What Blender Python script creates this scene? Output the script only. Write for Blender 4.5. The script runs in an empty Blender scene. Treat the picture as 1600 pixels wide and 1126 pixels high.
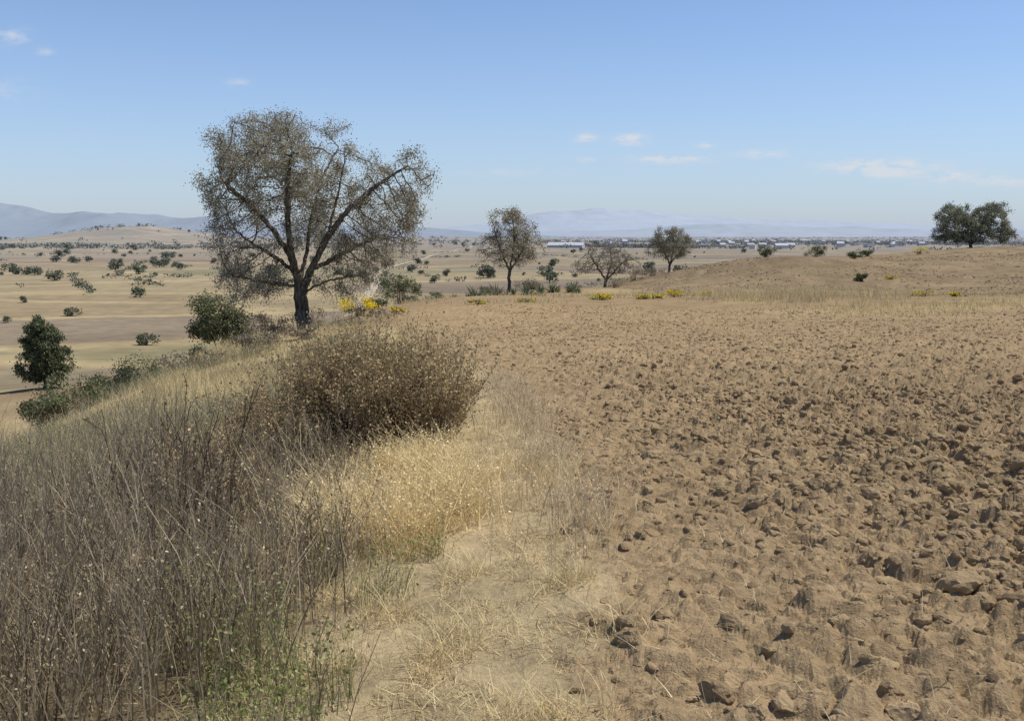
import bpy, bmesh, math, random
import numpy as np
from mathutils import Vector
rng=np.random.default_rng(7); random.seed(7)
scene=bpy.context.scene; COL=scene.collection
scene.view_settings.view_transform='Standard'; scene.view_settings.look='None'; scene.view_settings.exposure=0
# ---------------- noise helpers ----------------
def h2(ix,iy,s=0):
    n=(ix.astype(np.int64)*374761393+iy.astype(np.int64)*668265263+s*974634777)&0xffffffff
    n=((n^(n>>13))*1274126177)&0xffffffff
    n=((n^(n>>16))*2246822519)&0xffffffff
    n=n^(n>>15)
    return n/4294967295.0
def vn(x,y,s=0):
    ix=np.floor(x);iy=np.floor(y);fx=x-ix;fy=y-iy
    fx=fx*fx*(3-2*fx);fy=fy*fy*(3-2*fy)
    a=h2(ix,iy,s);b=h2(ix+1,iy,s);c=h2(ix,iy+1,s);d=h2(ix+1,iy+1,s)
    return (a*(1-fx)+b*fx)*(1-fy)+(c*(1-fx)+d*fx)*fy
def fbm(x,y,s=0,o=4):
    v=0;a=.5;t=0
    for i in range(o):
        v=v+a*vn(x*2**i+i*17.3,y*2**i-i*9.1,s+i);t+=a;a*=.5
    return v/t
def lumps(x,y,s=0):
    """clod-like bumps, one tilted block with soft shoulders per jittered cell"""
    ix=np.floor(x);iy=np.floor(y);out=np.zeros_like(x)
    for dx in (-1,0,1):
        for dy in (-1,0,1):
            cx=ix+dx;cy=iy+dy
            px=cx+h2(cx,cy,s);py=cy+h2(cx,cy,s+1);r=.3+.6*h2(cx,cy,s+2)**1.3
            ax=x-px;ay=y-py;an=h2(cx,cy,s+3)*6.28
            u=ax*np.cos(an)+ay*np.sin(an);v=(-ax*np.sin(an)+ay*np.cos(an))*1.4
            q=1-(np.abs(u)**2.6+np.abs(v)**2.6)**(1/2.6)/r
            q=np.clip(q,0,1);q=1-(1-q)**1.9
            tilt=1+(u*(h2(cx,cy,s+4)-.5)+v*(h2(cx,cy,s+5)-.5))*1.2/r
            out=np.maximum(out,q*r*np.clip(tilt,.3,1.6))
    return out
def ss(a,b,x):
    t=np.clip((x-a)/(b-a),0,1);return t*t*(3-2*t)
# ---------------- terrain ----------------
CP=np.array([(0,-12,.3),(12,-10,.3),(-12,-8,-1.5),(0,0,0),(8,0,.0),(20,0,.1),(0,5,-.02),(5,5,0),(12,6,0),
(-1.2,3,-.08),(-3,3,-.35),(-6,3,-1.1),(-11,3,-2.6),(-16,3,-4.8),(-3,8,-.85),(-6,8,-1.65),(-11,9,-2.9),(-16,9,-5),(-28,9,-10),(-50,9,-18),(-90,10,-25),
(-1.2,10,-.42),(0.5,10,-.28),(6,10,-.25),(14,10,-.2),(-1.5,20,-.98),(0.5,20,-.88),(8,20,-.82),(18,20,-.7),(-6,20,-2.1),(-11,20,-3.1),(-16,21,-5.4),(-28,20,-10),
(-3,30,-1.7),(8,30,-1.4),(20,30,-1.25),(-7,30,-2.4),(-11.2,30,-3.1),(-17,31,-5.6),(-30,31,-11),(-55,30,-19),
(-5,42,-2.25),(4,45,-2.1),(20,45,-1.95),(35,40,-1.5),(-9.4,45,-2.6),(-11.5,40,-2.95),(-17,45,-5.8),(-28,50,-11),
(-6,60,-2.6),(-9,60,-3.0),(6,60,-2.3),(25,60,-2.15),(40,58,-2.0),(-8,68,-3.3),(-3,72,-2.95),(4,74,-2.9),(-14,72,-6.5),(-22,70,-11),(-30,90,-17),
(-.3,85,-3.4),(-5,90,-6),(-3,100,-8),(8,92,-3.5),(20,85,-3.6),(33,88,-3.5),(55,90,-2.6),(11.2,120,-4.7),(5,118,-7),(18,114,-3.5),(25,116,-1.9),(32,120,-1.15),(38,124,-1.2),(48,112,-2.8),(49,140,-2.2),(27,98,-3.4),(70,120,-1.8),
(23.6,150,-4.2),(16,150,-8),(36,152,-3.0),(48,158,-2.3),(62,158,-1.3),(77,168,-.7),(82,150,-.9),(95,175,-.3),(110,120,-.8),(60,30,-.5),(90,60,-.5),
(25,175,-8),(45,180,-6),(65,192,-5),(82,205,-5),(105,215,-4),(10,200,-17),(40,230,-16),(80,250,-14),(120,270,-12),(-15,130,-16),(-40,140,-20),(-57,120,-17),
(0,160,-18),(-90,180,-24),(-60,220,-25),(0,260,-25),(-140,60,-25),(-160,150,-25),(60,320,-25),(-150,280,-25),(150,330,-22),(180,150,0),(200,50,0),(-100,-40,-22),(60,-60,1)],float)
c0=3.0
P=CP[:,:2]/1.0;n=len(P)
D=((P[:,None]-P[None])**2).sum(2)
A=np.zeros((n+3,n+3));A[:n,:n]=np.sqrt(D+c0*c0);A[:n,n]=1;A[:n,n+1:]=P;A[n,:n]=1;A[n+1:,:n]=P.T
W=np.linalg.solve(A,np.r_[CP[:,2],0,0,0])
def base(x,y):
    x=np.asarray(x,float);y=np.asarray(y,float);sh=x.shape;xf=x.ravel();yf=y.ravel();o=np.zeros(len(xf))
    r=np.hypot(xf,yf);near=r<420
    xn=xf[near];yn=yf[near];a=np.full(len(xn),W[n])+W[n+1]*xn+W[n+2]*yn
    for i in range(n): a+=W[i]*np.sqrt((xn-P[i,0])**2+(yn-P[i,1])**2+c0*c0)
    V=-25+5*(fbm(xf/420,yf/420,5)-.5)*ss(250,900,r)-6*ss(2500,6000,r)+14*ss(900,1800,r)*(fbm(xf/900+3,yf/900,8,3)-.55)
    V+=32*np.exp(-((xf+965)/210)**2-((yf-2600)/300)**2)*(.7+.6*fbm(xf/120,yf/120,3))
    V+=14*np.exp(-((xf+1130)/420)**2-((yf-2750)/350)**2)
    V+=16*np.exp(-((xf+200)/500)**2-((yf-3900)/300)**2)
    o[:]=V
    w=ss(240,400,r[near]);o[near]=a*(1-w)+V[near]*w
    return o.reshape(sh)
def edge(y): return np.interp(y,[-5,0,3.2,5.2,7.5,10,15,20,38,60,75],[.35,.3,.22,.36,.34,.15,-.1,-.9,-4.4,-6,-4])
def fieldmask(x,y):
    e=edge(y)+(.45*(fbm(x*1.3,y*1.3,40)-.5)+.3*(fbm(x*5,y*5,43,2)-.5))*(1+y*.03)
    m=ss(-.14,.18,x-e)*(1-ss(48,60,y+30*(fbm(x*.10,y*.12,41)-.5)))
    far=ss(66,74,y-.05*np.abs(x-30)+18*(fbm(x*.06,y*.07,42)-.5))*ss(0,4,x-np.interp(y,[60,85,120,150],[5,8,12,20]))*(1-ss(195,215,y))
    return m,far
def height(x,y,detail=True):
    z=base(x,y);m,far=fieldmask(x,y)
    near=(y<75)&(y>-6)&(np.abs(x)<60)
    zd=np.zeros_like(z);xn=x[near];yn=y[near];mn=m[near]
    amp=(.5+.5*ss(.2,2.4,xn-edge(yn)))*(1-.45*ss(8,28,yn));big=fbm(xn*.5,yn*.5,60,3)
    wx=xn+.12*(fbm(xn*6,yn*6,61,3)-.5);wy=yn+.12*(fbm(xn*6+9,yn*6,62,3)-.5)
    d=.085*lumps(wx*2.2,wy*2.2,10)*(.2+1.2*big)+.09*lumps(wx*4.5,wy*4.5,20)+.072*lumps(wx*8.8,wy*8.8,30)+.040*lumps(wx*17,wy*17,37)+.04*(fbm(xn*3,yn*3,63)-.5)+.035*(fbm(xn*14,yn*14,64,3)-.5)+.06*(fbm(xn*.6,yn*.6,65,2)-.5)-.06
    g=.05*(fbm(xn*2,yn*2,66)-.5)+.025*(fbm(xn*12,yn*12,67,3)-.5)
    zd[near]=mn*amp*d+(1-mn)*g
    zd+=far*(~near)*.35*(fbm(x*.8,y*.8,68,3)-.5)
    return z+zd
def hz(x,y): return height(np.asarray(x,float),np.asarray(y,float))
# ---------------- mesh helpers ----------------
def new_obj(name,verts,faces,col=None,mat=None,smooth=False,kind=None,label=None,cat=None,parent=None,loc=None,link=True):
    me=bpy.data.meshes.new(name);verts=np.asarray(verts,np.float32)
    if isinstance(faces,np.ndarray): faces=[faces]
    me.vertices.add(len(verts));me.vertices.foreach_set('co',verts.ravel())
    L=np.concatenate([f.ravel() for f in faces]).astype(np.int32)
    tot=np.concatenate([np.full(len(f),f.shape[1]) for f in faces]).astype(np.int32)
    st=np.r_[0,np.cumsum(tot)[:-1]].astype(np.int32)
    me.loops.add(len(L));me.loops.foreach_set('vertex_index',L)
    me.polygons.add(len(tot));me.polygons.foreach_set('loop_start',st);me.polygons.foreach_set('loop_total',tot)
    me.polygons.foreach_set('use_smooth',smooth if isinstance(smooth,np.ndarray) else np.full(len(tot),smooth))
    me.update(calc_edges=True)
    if col is not None:
        a=me.color_attributes.new('col','FLOAT_COLOR','POINT')
        c=np.ones((len(verts),4),np.float32);c[:,:3]=col;a.data.foreach_set('color',c.ravel())
    if mat: me.materials.append(mat)
    ob=bpy.data.objects.new(name,me)
    if link: COL.objects.link(ob)
    if kind: ob['kind']=kind
    if label: ob['label']=label
    if cat: ob['category']=cat
    if parent: ob.parent=parent
    if loc is not None: ob.location=loc
    return ob
def empty(name,loc,label,cat,group=None):
    e=bpy.data.objects.new(name,None);e.empty_display_size=.3;e.location=loc;COL.objects.link(e)
    e['label']=label;e['category']=cat
    if group:e['group']=group
    return e
class Acc:
    def __init__(s): s.v=[];s.f=[];s.c=[];s.n=0
    def add(s,v,f,c):
        s.v.append(v);s.f.append(f+s.n);s.c.append(c);s.n+=len(v)
    def obj(s,name,mat,**k):
        q=[f for f in s.f if f.shape[1]==4];t=[f for f in s.f if f.shape[1]==3];F=[]
        if q:F.append(np.concatenate(q))
        if t:F.append(np.concatenate(t))
        return new_obj(name,np.concatenate(s.v),F,np.concatenate(s.c),mat,**k)
def ribbons(acc,b,d,L,w,bend,col,seg=3,taper=.75):
    N=len(b);L=np.asarray(L)[:,None];a=rng.uniform(0,6.283,N)
    side=np.stack([np.cos(a),np.sin(a),np.zeros(N)],1)*np.asarray(w)[:,None]*.5
    V=np.zeros((N,seg+1,2,3))
    for s in range(seg+1):
        t=s/seg;p=b+d*L*t+bend*L*t*t;k=side*(1-taper*t)
        V[:,s,0]=p-k;V[:,s,1]=p+k
    base_=(np.arange(N)*(seg+1)*2)[:,None]
    F=np.concatenate([base_+np.array([2*s,2*s+1,2*s+3,2*s+2]) for s in range(seg)])
    acc.add(V.reshape(-1,3),F,np.repeat(col,(seg+1)*2,0))
def at(b,d,L,bend,t): 
    t=t[:,None];L=np.asarray(L)[:,None];return b+d*L*t+bend*L*t*t
def quads(acc,c,size,col,asp=.6):
    N=len(c);u=rng.normal(size=(N,3));u/=np.linalg.norm(u,axis=1)[:,None];v=np.cross(u,rng.normal(size=(N,3)));v/=np.linalg.norm(v,axis=1)[:,None]
    s=np.broadcast_to(np.asarray(size),(N,))[:,None]*.5;u=u*s;v=v*s*asp
    V=np.stack([c-u,c+v,c+u,c-v],1).reshape(-1,3)
    acc.add(V,np.arange(N*4).reshape(N,4),np.repeat(col,4,0))
def cols(N,a,b,j=.15):
    t=rng.random((N,1));return (np.array(a)*(1-t)+np.array(b)*t)*(1+rng.uniform(-j,j,(N,1)))
def dirs(N,spread):
    a=rng.uniform(0,6.283,N);r=np.abs(rng.normal(0,spread,N));d=np.stack([np.cos(a)*r,np.sin(a)*r,np.ones(N)],1)
    return d/np.linalg.norm(d,axis=1)[:,None]
def bends(N,k):
    return np.stack([rng.normal(0,k,N),rng.normal(0,k,N),-np.abs(rng.normal(0,k*.5,N))],1)
def pts(N,x0,x1,y0,y1,dens=None,power=1.0):
    ox=[];oy=[];m=0
    while m<N:
        y=y0+(y1-y0)*rng.random(N)**power;x=rng.uniform(x0,x1,N)
        if dens is not None:
            k=rng.random(N)<dens(x,y);x=x[k];y=y[k]
        ox.append(x);oy.append(y);m+=len(x)
        if len(x)==0:break
    x=np.concatenate(ox)[:N];y=np.concatenate(oy)[:N]
    return np.stack([x,y,hz(x,y)-.01],1)
# ---------------- materials ----------------
def nmat(name):
    m=bpy.data.materials.new(name);m.use_nodes=True;nt=m.node_tree;nt.nodes.clear();return m,nt
def haze_tint(nt,colsock,scale=5000.,hc=(.29,.305,.335,1)):  # aerial haze painted into the base colour, by distance from the origin
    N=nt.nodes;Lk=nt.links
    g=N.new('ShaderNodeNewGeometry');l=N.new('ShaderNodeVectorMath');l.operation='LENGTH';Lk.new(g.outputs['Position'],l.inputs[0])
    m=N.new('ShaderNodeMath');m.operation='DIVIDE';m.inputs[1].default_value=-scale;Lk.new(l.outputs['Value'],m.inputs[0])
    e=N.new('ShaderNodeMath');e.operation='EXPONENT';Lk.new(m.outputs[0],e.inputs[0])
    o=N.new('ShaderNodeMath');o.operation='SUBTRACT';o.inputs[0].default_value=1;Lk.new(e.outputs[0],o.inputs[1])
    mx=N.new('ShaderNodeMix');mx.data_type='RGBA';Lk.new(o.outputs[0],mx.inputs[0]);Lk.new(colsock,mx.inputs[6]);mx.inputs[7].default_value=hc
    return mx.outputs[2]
def leafmat(name,trans=.3,hz_=False,hs=6500.):
    m,nt=nmat(name);N=nt.nodes;Lk=nt.links
    a=N.new('ShaderNodeAttribute');a.attribute_name='col';c=a.outputs['Color']
    if hz_: c=haze_tint(nt,c,hs)
    d=N.new('ShaderNodeBsdfDiffuse');Lk.new(c,d.inputs[0]);o=N.new('ShaderNodeOutputMaterial')
    if trans>0:
        t=N.new('ShaderNodeBsdfTranslucent');Lk.new(c,t.inputs[0]);x=N.new('ShaderNodeMixShader');x.inputs[0].default_value=trans
        Lk.new(d.outputs[0],x.inputs[1]);Lk.new(t.outputs[0],x.inputs[2]);Lk.new(x.outputs[0],o.inputs[0])
    else: Lk.new(d.outputs[0],o.inputs[0])
    return m
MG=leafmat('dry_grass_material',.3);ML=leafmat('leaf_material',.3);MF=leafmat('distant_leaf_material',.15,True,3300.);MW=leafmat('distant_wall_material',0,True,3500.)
def bark():
    m,nt=nmat('bark_material');N=nt.nodes;Lk=nt.links
    tc=N.new('ShaderNodeTexCoord');no=N.new('ShaderNodeTexNoise');no.inputs['Scale'].default_value=9;no.inputs['Detail'].default_value=6
    mp=N.new('ShaderNodeMapping');mp.inputs['Scale'].default_value=(1,1,.25);Lk.new(tc.outputs['Object'],mp.inputs[0]);Lk.new(mp.outputs[0],no.inputs['Vector'])
    r=N.new('ShaderNodeValToRGB');r.color_ramp.elements[0].color=(.04,.033,.026,1);r.color_ramp.elements[1].color=(.19,.165,.13,1);r.color_ramp.elements[0].position=.35;r.color_ramp.elements[1].position=.7
    Lk.new(no.outputs[0],r.inputs[0]);d=N.new('ShaderNodeBsdfDiffuse');Lk.new(r.outputs[0],d.inputs[0])
    b=N.new('ShaderNodeBump');b.inputs['Strength'].default_value=.8;b.inputs['Distance'].default_value=.05;Lk.new(no.outputs[0],b.inputs['Height']);Lk.new(b.outputs[0],d.inputs['Normal'])
    o=N.new('ShaderNodeOutputMaterial');Lk.new(d.outputs[0],o.inputs[0]);return m
MB=bark()
def soilmat(name,ground=False):
    m,nt=nmat(name);N=nt.nodes;Lk=nt.links
    g=N.new('ShaderNodeNewGeometry');a=N.new('ShaderNodeAttribute');a.attribute_name='col'
    def noise(s,det=6,r=.6):
        x=N.new('ShaderNodeTexNoise');x.inputs['Scale'].default_value=s;x.inputs['Detail'].default_value=det;x.inputs['Roughness'].default_value=r;Lk.new(g.outputs['Position'],x.inputs['Vector']);return x
    n1=noise(1.3);n2=noise(28,5,.7);n3=noise(130,3,.7)
    def mul(c,nz,lo,hi):
        r=N.new('ShaderNodeMapRange');r.inputs[1].default_value=.3;r.inputs[2].default_value=.7;r.inputs[3].default_value=lo;r.inputs[4].default_value=hi;Lk.new(nz,r.inputs[0])
        v=N.new('ShaderNodeVectorMath');v.operation='SCALE';Lk.new(c,v.inputs[0]);Lk.new(r.outputs[0],v.inputs['Scale']);return v.outputs[0]
    c=a.outputs['Color'];c=mul(c,n1.outputs[0],.86,1.12);c=mul(c,n2.outputs[0],.8,1.2)
    if ground:
        mp=N.new('ShaderNodeMapping');mp.inputs['Rotation'].default_value=(0,0,.5);mp.inputs['Scale'].default_value=(1/230,1/120,0)
        wn=noise(.006,3,.5);wa=N.new('ShaderNodeVectorMath');wa.operation='MULTIPLY_ADD';Lk.new(wn.outputs['Color'],wa.inputs[0]);wa.inputs[1].default_value=(110,110,0);Lk.new(g.outputs['Position'],wa.inputs[2]);Lk.new(wa.outputs[0],mp.inputs[0])
        vo=N.new('ShaderNodeTexVoronoi');vo.inputs['Scale'].default_value=1;vo.inputs['Randomness'].default_value=.75;Lk.new(mp.outputs[0],vo.inputs['Vector'])
        ve=N.new('ShaderNodeTexVoronoi');ve.feature='DISTANCE_TO_EDGE';ve.inputs['Scale'].default_value=1;ve.inputs['Randomness'].default_value=.75;Lk.new(mp.outputs[0],ve.inputs['Vector'])
        sp=N.new('ShaderNodeSeparateColor');Lk.new(vo.outputs['Color'],sp.inputs[0])
        cr=N.new('ShaderNodeValToRGB');cr.color_ramp.interpolation='CONSTANT';e=cr.color_ramp.elements
        e[0].position=0;e[0].color=(.215,.165,.108,1);e[1].position=.22;e[1].color=(.295,.23,.125,1)
        for p_,cc in ((.42,(.225,.178,.11,1)),(.60,(.265,.2,.11,1)),(.78,(.20,.138,.09,1)),(.9,(.24,.202,.108,1))):
            q=e.new(p_);q.color=cc
        Lk.new(sp.outputs[0],cr.inputs[0])
        er=N.new('ShaderNodeMapRange');er.inputs[1].default_value=.012;er.inputs[2].default_value=.05;er.inputs[3].default_value=.8;er.inputs[4].default_value=0;Lk.new(ve.outputs['Distance'],er.inputs[0])
        ex=N.new('ShaderNodeMix');ex.data_type='RGBA';ex.inputs[7].default_value=(.38,.29,.15,1);Lk.new(er.outputs[0],ex.inputs[0]);Lk.new(cr.outputs[0],ex.inputs[6])
        nv=noise(.012,8,.65);pc=mul(ex.outputs[2],nv.outputs[0],.75,1.22);nv2=noise(.15,6,.7);pc=mul(pc,nv2.outputs[0],.75,1.22)
        fa=N.new('ShaderNodeAttribute');fa.attribute_name='val'
        fm=N.new('ShaderNodeMix');fm.data_type='RGBA';Lk.new(fa.outputs['Fac'],fm.inputs[0]);Lk.new(c,fm.inputs[6]);Lk.new(pc,fm.inputs[7])
        c=haze_tint(nt,fm.outputs[2])
    d=N.new('ShaderNodeBsdfDiffuse');d.inputs['Roughness'].default_value=.3;Lk.new(c,d.inputs[0])
    ad=N.new('ShaderNodeMath');ad.operation='ADD';Lk.new(n2.outputs[0],ad.inputs[0]);
    sc=N.new('ShaderNodeMath');sc.operation='MULTIPLY';sc.inputs[1].default_value=.35;Lk.new(n3.outputs[0],sc.inputs[0]);Lk.new(sc.outputs[0],ad.inputs[1])
    b=N.new('ShaderNodeBump');b.inputs['Strength'].default_value=.9;b.inputs['Distance'].default_value=.022;Lk.new(ad.outputs[0],b.inputs['Height']);Lk.new(b.outputs[0],d.inputs['Normal'])
    o=N.new('ShaderNodeOutputMaterial');Lk.new(d.outputs[0],o.inputs[0]);return m
MS=soilmat('soil_material');MGR=soilmat('ground_material',True)
# ---------------- ground sheet ----------------
rows=[-4.0]
while rows[-1]<13000:
    y=rows[-1];r=.008 if y<1.8 else (.0024 if y<9 else (.0036 if y<18 else (.006 if y<45 else (.010 if y<250 else .016))));rows.append(y+r*(y+6))
rows=np.array(rows);NC=920
u=np.linspace(-1,1,NC);u=u*.62+.38*u**3
t=u*1.05
X=t[None,:]*(rows[:,None]+6);Y=np.repeat(rows[:,None],NC,1)
Z=height(X,Y)
m,far=fieldmask(X,Y)
soil=np.array([.312,.221,.124]);soil2=np.array([.372,.268,.152]);farsoil=np.array([.262,.192,.112]);path=np.array([.41,.32,.185]);bank=np.array([.20,.155,.09]);gold=np.array([.43,.335,.17])
f1=fbm(X*.8,Y*.8,70)[...,None]
C=soil*(1-f1)+soil2*f1
C=C*(.84+.32*fbm(X*6,Y*6,71,2))[...,None]
off=X-edge(Y)
nonf=path*(1-ss(.8,1.6,-off)[...,None])+bank*ss(.8,1.6,-off)[...,None]
nonf=nonf*(.65+.7*fbm(X*3,Y*3,72)[...,None])
gm=(ss(14,22,Y)*ss(.25,.55,fbm(X*.35,Y*.35,73)))[...,None]
nonf=nonf*(1-gm)+gold*gm
strip=(ss(38,44,Y))[...,None];st=(ss(.50,.60,fbm(X*.14,Y*.3,74))*ss(0,14,X))[...,None]
nonf=nonf*(1-strip)+strip*(gold*.95*st+soil*(.75+.4*fbm(X*.6,Y*.9,77)[...,None])*(1-st))
C=C*m[...,None]+nonf*(1-m[...,None])
C=C*(1-far[...,None])+far[...,None]*farsoil*(.7+.6*fbm(X*.5,Y*.35,75)[...,None])*(.88+.24*fbm(X*.02,Y*1.2+X*.35,76,2)[...,None])
# darker tilled soil on the rounded mound
mo=np.exp(-((X-33)/13)**2-((Y-118)/16)**2)[...,None]*.16;C=C*(1-mo)
R=np.hypot(X,Y)
val=np.clip(ss(-5,-9,Z)*ss(25,80,R),0,1)*(1-far)
val=np.maximum(val,ss(230,300,R))
nr=len(rows)
i=np.arange(nr-1)[:,None]*NC+np.arange(NC-1)[None,:]
F=np.stack([i,i+1,i+NC+1,i+NC],-1).reshape(-1,4)
sm=np.repeat(rows[:-1]>30,NC-1)
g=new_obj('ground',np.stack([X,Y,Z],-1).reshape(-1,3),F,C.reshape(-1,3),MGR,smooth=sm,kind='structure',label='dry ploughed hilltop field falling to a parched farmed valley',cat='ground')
va=g.data.attributes.new('val','FLOAT','POINT');va.data.foreach_set('value',val.astype(np.float32).ravel())
print('ground verts',nr*NC)
# ---------------- soil clods ----------------
def clod_templates(sub,k):
    out=[]
    for j in range(k):
        bm=bmesh.new();bmesh.ops.create_icosphere(bm,subdivisions=sub,radius=1)
        V=np.array([v.co[:] for v in bm.verts]);Fc=np.array([[v.index for v in f.verts] for f in bm.faces]);bm.free()
        for _ in range(8):
            nn=rng.normal(size=3);nn/=np.linalg.norm(nn);dd=rng.uniform(.55,.9);V=V-nn*np.maximum(0,V@nn-dd)[:,None]
        V*=1+rng.uniform(-.10,.10,(len(V),1));V*=np.array([1,rng.uniform(.6,.9),rng.uniform(.5,.75)])
        out.append((V,Fc))
    return out
acc=Acc()
T3=clod_templates(3,14);T2=clod_templates(2,12);T1=clod_templates(1,8)
def scatter(N,T,x0,x1,y0,y1,r0,r1,pw,dens,yp=1.,sink=.1,ca=(.305,.217,.121),cb=(.41,.298,.17)):
    p=pts(N,x0,x1,y0,y1,dens,yp)
    r=r0+(r1-r0)*rng.random(N)**pw
    c=cols(N,ca,cb,.08);ti=rng.integers(len(T),size=N)
    a=rng.uniform(0,6.28,N);b=rng.normal(0,.35,N);ca_,sa,cb_,sb=np.cos(a),np.sin(a),np.cos(b),np.sin(b);o_=np.zeros(N)
    M=np.stack([np.stack([ca_,-sa*cb_,sa*sb],1),np.stack([sa,ca_*cb_,-ca_*sb],1),np.stack([o_,sb,cb_],1)],1)
    for j,(V,Fc) in enumerate(T):
        k=np.where(ti==j)[0]
        v=np.einsum('nij,vj->nvi',M[k],V)*r[k][:,None,None]+p[k][:,None,:];v[:,:,2]+=(r[k]*sink)[:,None]
        acc.add(v.reshape(-1,3),(Fc[None]+(np.arange(len(k))*len(V))[:,None,None]).reshape(-1,3),np.repeat(c[k],len(V),0))
fd=lambda x,y:fieldmask(x,y)[0]*(.22+.78*ss(.2,2.6,x-edge(y)))*(.25+.75*ss(.35,.6,fbm(x*.9,y*.9,80,3)))*(x<(y+5)*.62)
scatter(130,T3,1.0,8,2.2,8.5,.07,.12,1.8,fd,1.,-.05)
scatter(3000,T3,.2,9,2.2,12,.028,.078,2.0,fd,1.,.05)
scatter(20000,T2,.2,10,2.2,13,.013,.042,1.5,fd,1.,.12)
scatter(32000,T1,.1,9,2.2,10,.005,.02,1.3,lambda x,y:fieldmask(x,y)[0]*(x<(y+4)*.62))
scatter(14000,T2,-2,30,11,54,.025,.08,2.4,fd,1.15,.05)
scatter(16000,T1,-2,24,10,40,.015,.048,1.5,lambda x,y:fieldmask(x,y)[0]*(x<(y+5)*.62))
scatter(9000,T1,5,75,60,150,.06,.2,2.2,lambda x,y:(fieldmask(x,y)[1]+.3*(y<75))*(x<y*.6)*ss(.35,.6,fbm(x*.15,y*.15,82)),1.,.0,(.235,.175,.105),(.31,.23,.14))
acc.obj('soil_clods',MS,kind='stuff',label='dry brown clods of ploughed soil across the field',cat='soil')
# ---------------- grasses ----------------
acc=Acc()
def wd(x,y): return ss(.75,1.2,edge(y)-x+.6*(fbm(x*2,y*2,90)-.5)-np.interp(y,[3,6,9,14],[.05,.25,1.0,1.]))*(np.abs(x)<(y+4)*.62)*(.12+.88*ss(.38,.6,fbm(x*1.4,y*1.4,91)))*(1-.85*np.exp(-((x+.85)/.34)**2-((y-2.9)/.55)**2))
b=pts(5800,-10,0,1.9,11,wd,1.4);N=len(b);d=dirs(N,.18);L=rng.uniform(.35,1.1,N)*np.interp(b[:,0],[-4,-2.2,-.9],[1.12,.97,.55])*(.6+.75*fbm(b[:,0]*1.3,b[:,1]*1.3,92));bd=bends(N,.13)
tint=fbm(b[:,0]*1.1,b[:,1]*1.1,93)[:,None];c=cols(N,(.14,.105,.068),(.40,.33,.225),.3)*(.6+.85*tint);ribbons(acc,b,d,L,rng.uniform(.004,.010,N),bd,c,4)
for k in range(7):
    tt=rng.uniform(.25,.95,N);p=at(b,d,L,bd,tt);d2=d+rng.normal(0,.38,(N,3));d2/=np.linalg.norm(d2,axis=1)[:,None];L2=L*rng.uniform(.12,.38,N)
    b2=bends(N,.14);cc=c*rng.uniform(.75,1.3,(N,1));ribbons(acc,p,d2,L2,np.full(N,.0042),b2,cc,2)
    for tq in (.5,.75,1.): 
        q=at(p,d2,L2,b2,np.full(N,tq));sel=rng.random(N)<.55;quads(acc,q[sel]+rng.normal(0,.008,(sel.sum(),3)),rng.uniform(.007,.02,sel.sum()),cols(sel.sum(),(.15,.11,.07),(.38,.30,.19),.2))
acc.obj('dry_weeds',MG,kind='stuff',label='tall tangled grey-brown dry weeds covering the bank',cat='weeds')
def grass(name,N,box,dens,L0,L1,w0,w1,ca,cb,label,spread=.35,bend=.3,pw=1.,seg=3,heads=0.,kk='dry grass'):
    acc=Acc();b=pts(N,*box,dens,pw);N=len(b);d=dirs(N,spread);L=rng.uniform(L0,L1,N)*(.6+.8*fbm(b[:,0]*1.5,b[:,1]*1.5,94));bd=bends(N,bend);c=cols(N,ca,cb,.2)
    ribbons(acc,b,d,L,rng.uniform(w0,w1,N),bd,c,seg)
    if heads>0:
        for tq in (.7,.85,1.):
            s=rng.random(N)<heads;q=at(b,d,L,bd,np.full(N,tq))[s];quads(acc,q+rng.normal(0,.006,q.shape),rng.uniform(w0*2.2,w1*3.2,len(q)),c[s]*1.1)
    return acc.obj(name,MG,kind='stuff',label=label,cat=kk)
strawA=(.58,.45,.23);strawB=(.85,.70,.40)
def gp(x,y): return np.exp(-((x+.80+.12*(y-6.5))/.40)**2)*ss(5.2,6.,y)*(1-ss(7.8,8.8,y))*(.04+.96*ss(.44,.58,fbm(x*3.2,y*3.2,88)))
grass('golden_grass',7500,(-2.4,.2,4.8,9),gp,.18,.46,.004,.007,strawA,strawB,'golden dry grass tuft beside the field path',.5,.4,heads=.7)
grass('weed_straw',5000,(-8,-.6,2.2,10),lambda x,y:wd(x,y)*ss(.42,.58,fbm(x*.9+3,y*.9,84)),.3,.75,.003,.006,(.40,.33,.2),(.66,.55,.36),'pale dry grass stalks mixed among weeds',.3,.3,1.3,heads=.5)
grass('path_grass',24000,(-1.8,.8,2.0,12),lambda x,y:(1-fieldmask(x,y)[0])*ss(-1.7,-.9,x-edge(y)+.2)*(.03+ss(.46,.58,fbm(x*3.6,y*3.6,95))),.015,.10,.003,.006,(.44,.34,.18),(.80,.66,.38),'short bleached dry grass on the worn path',1.6,.5,1.6)
grass('path_tufts',5500,(-1.4,.6,2.4,9),lambda x,y:(1-fieldmask(x,y)[0]*.85)*ss(-1.4,-.8,x-edge(y)+.2)*(x<edge(y)+.3)*ss(.57,.66,fbm(x*3.8+7,y*3.8,89)),.08,.24,.003,.005,(.50,.39,.2),(.82,.68,.39),'pale tufts of dry grass on the trampled verge',.65,.45,1.3)
grass('edge_grass',2200,(-.6,1.0,4.2,16),lambda x,y:np.exp(-((x-edge(y)+.05)/.22)**2)*ss(4.3,5.4,y)*ss(.38,.6,fbm(x*2.3,y*2.3,96)),.12,.38,.004,.006,(.40,.31,.2),(.70,.57,.37),'reddish dry weeds lining the edge of ploughed soil',.4,.25,heads=.7)
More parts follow.
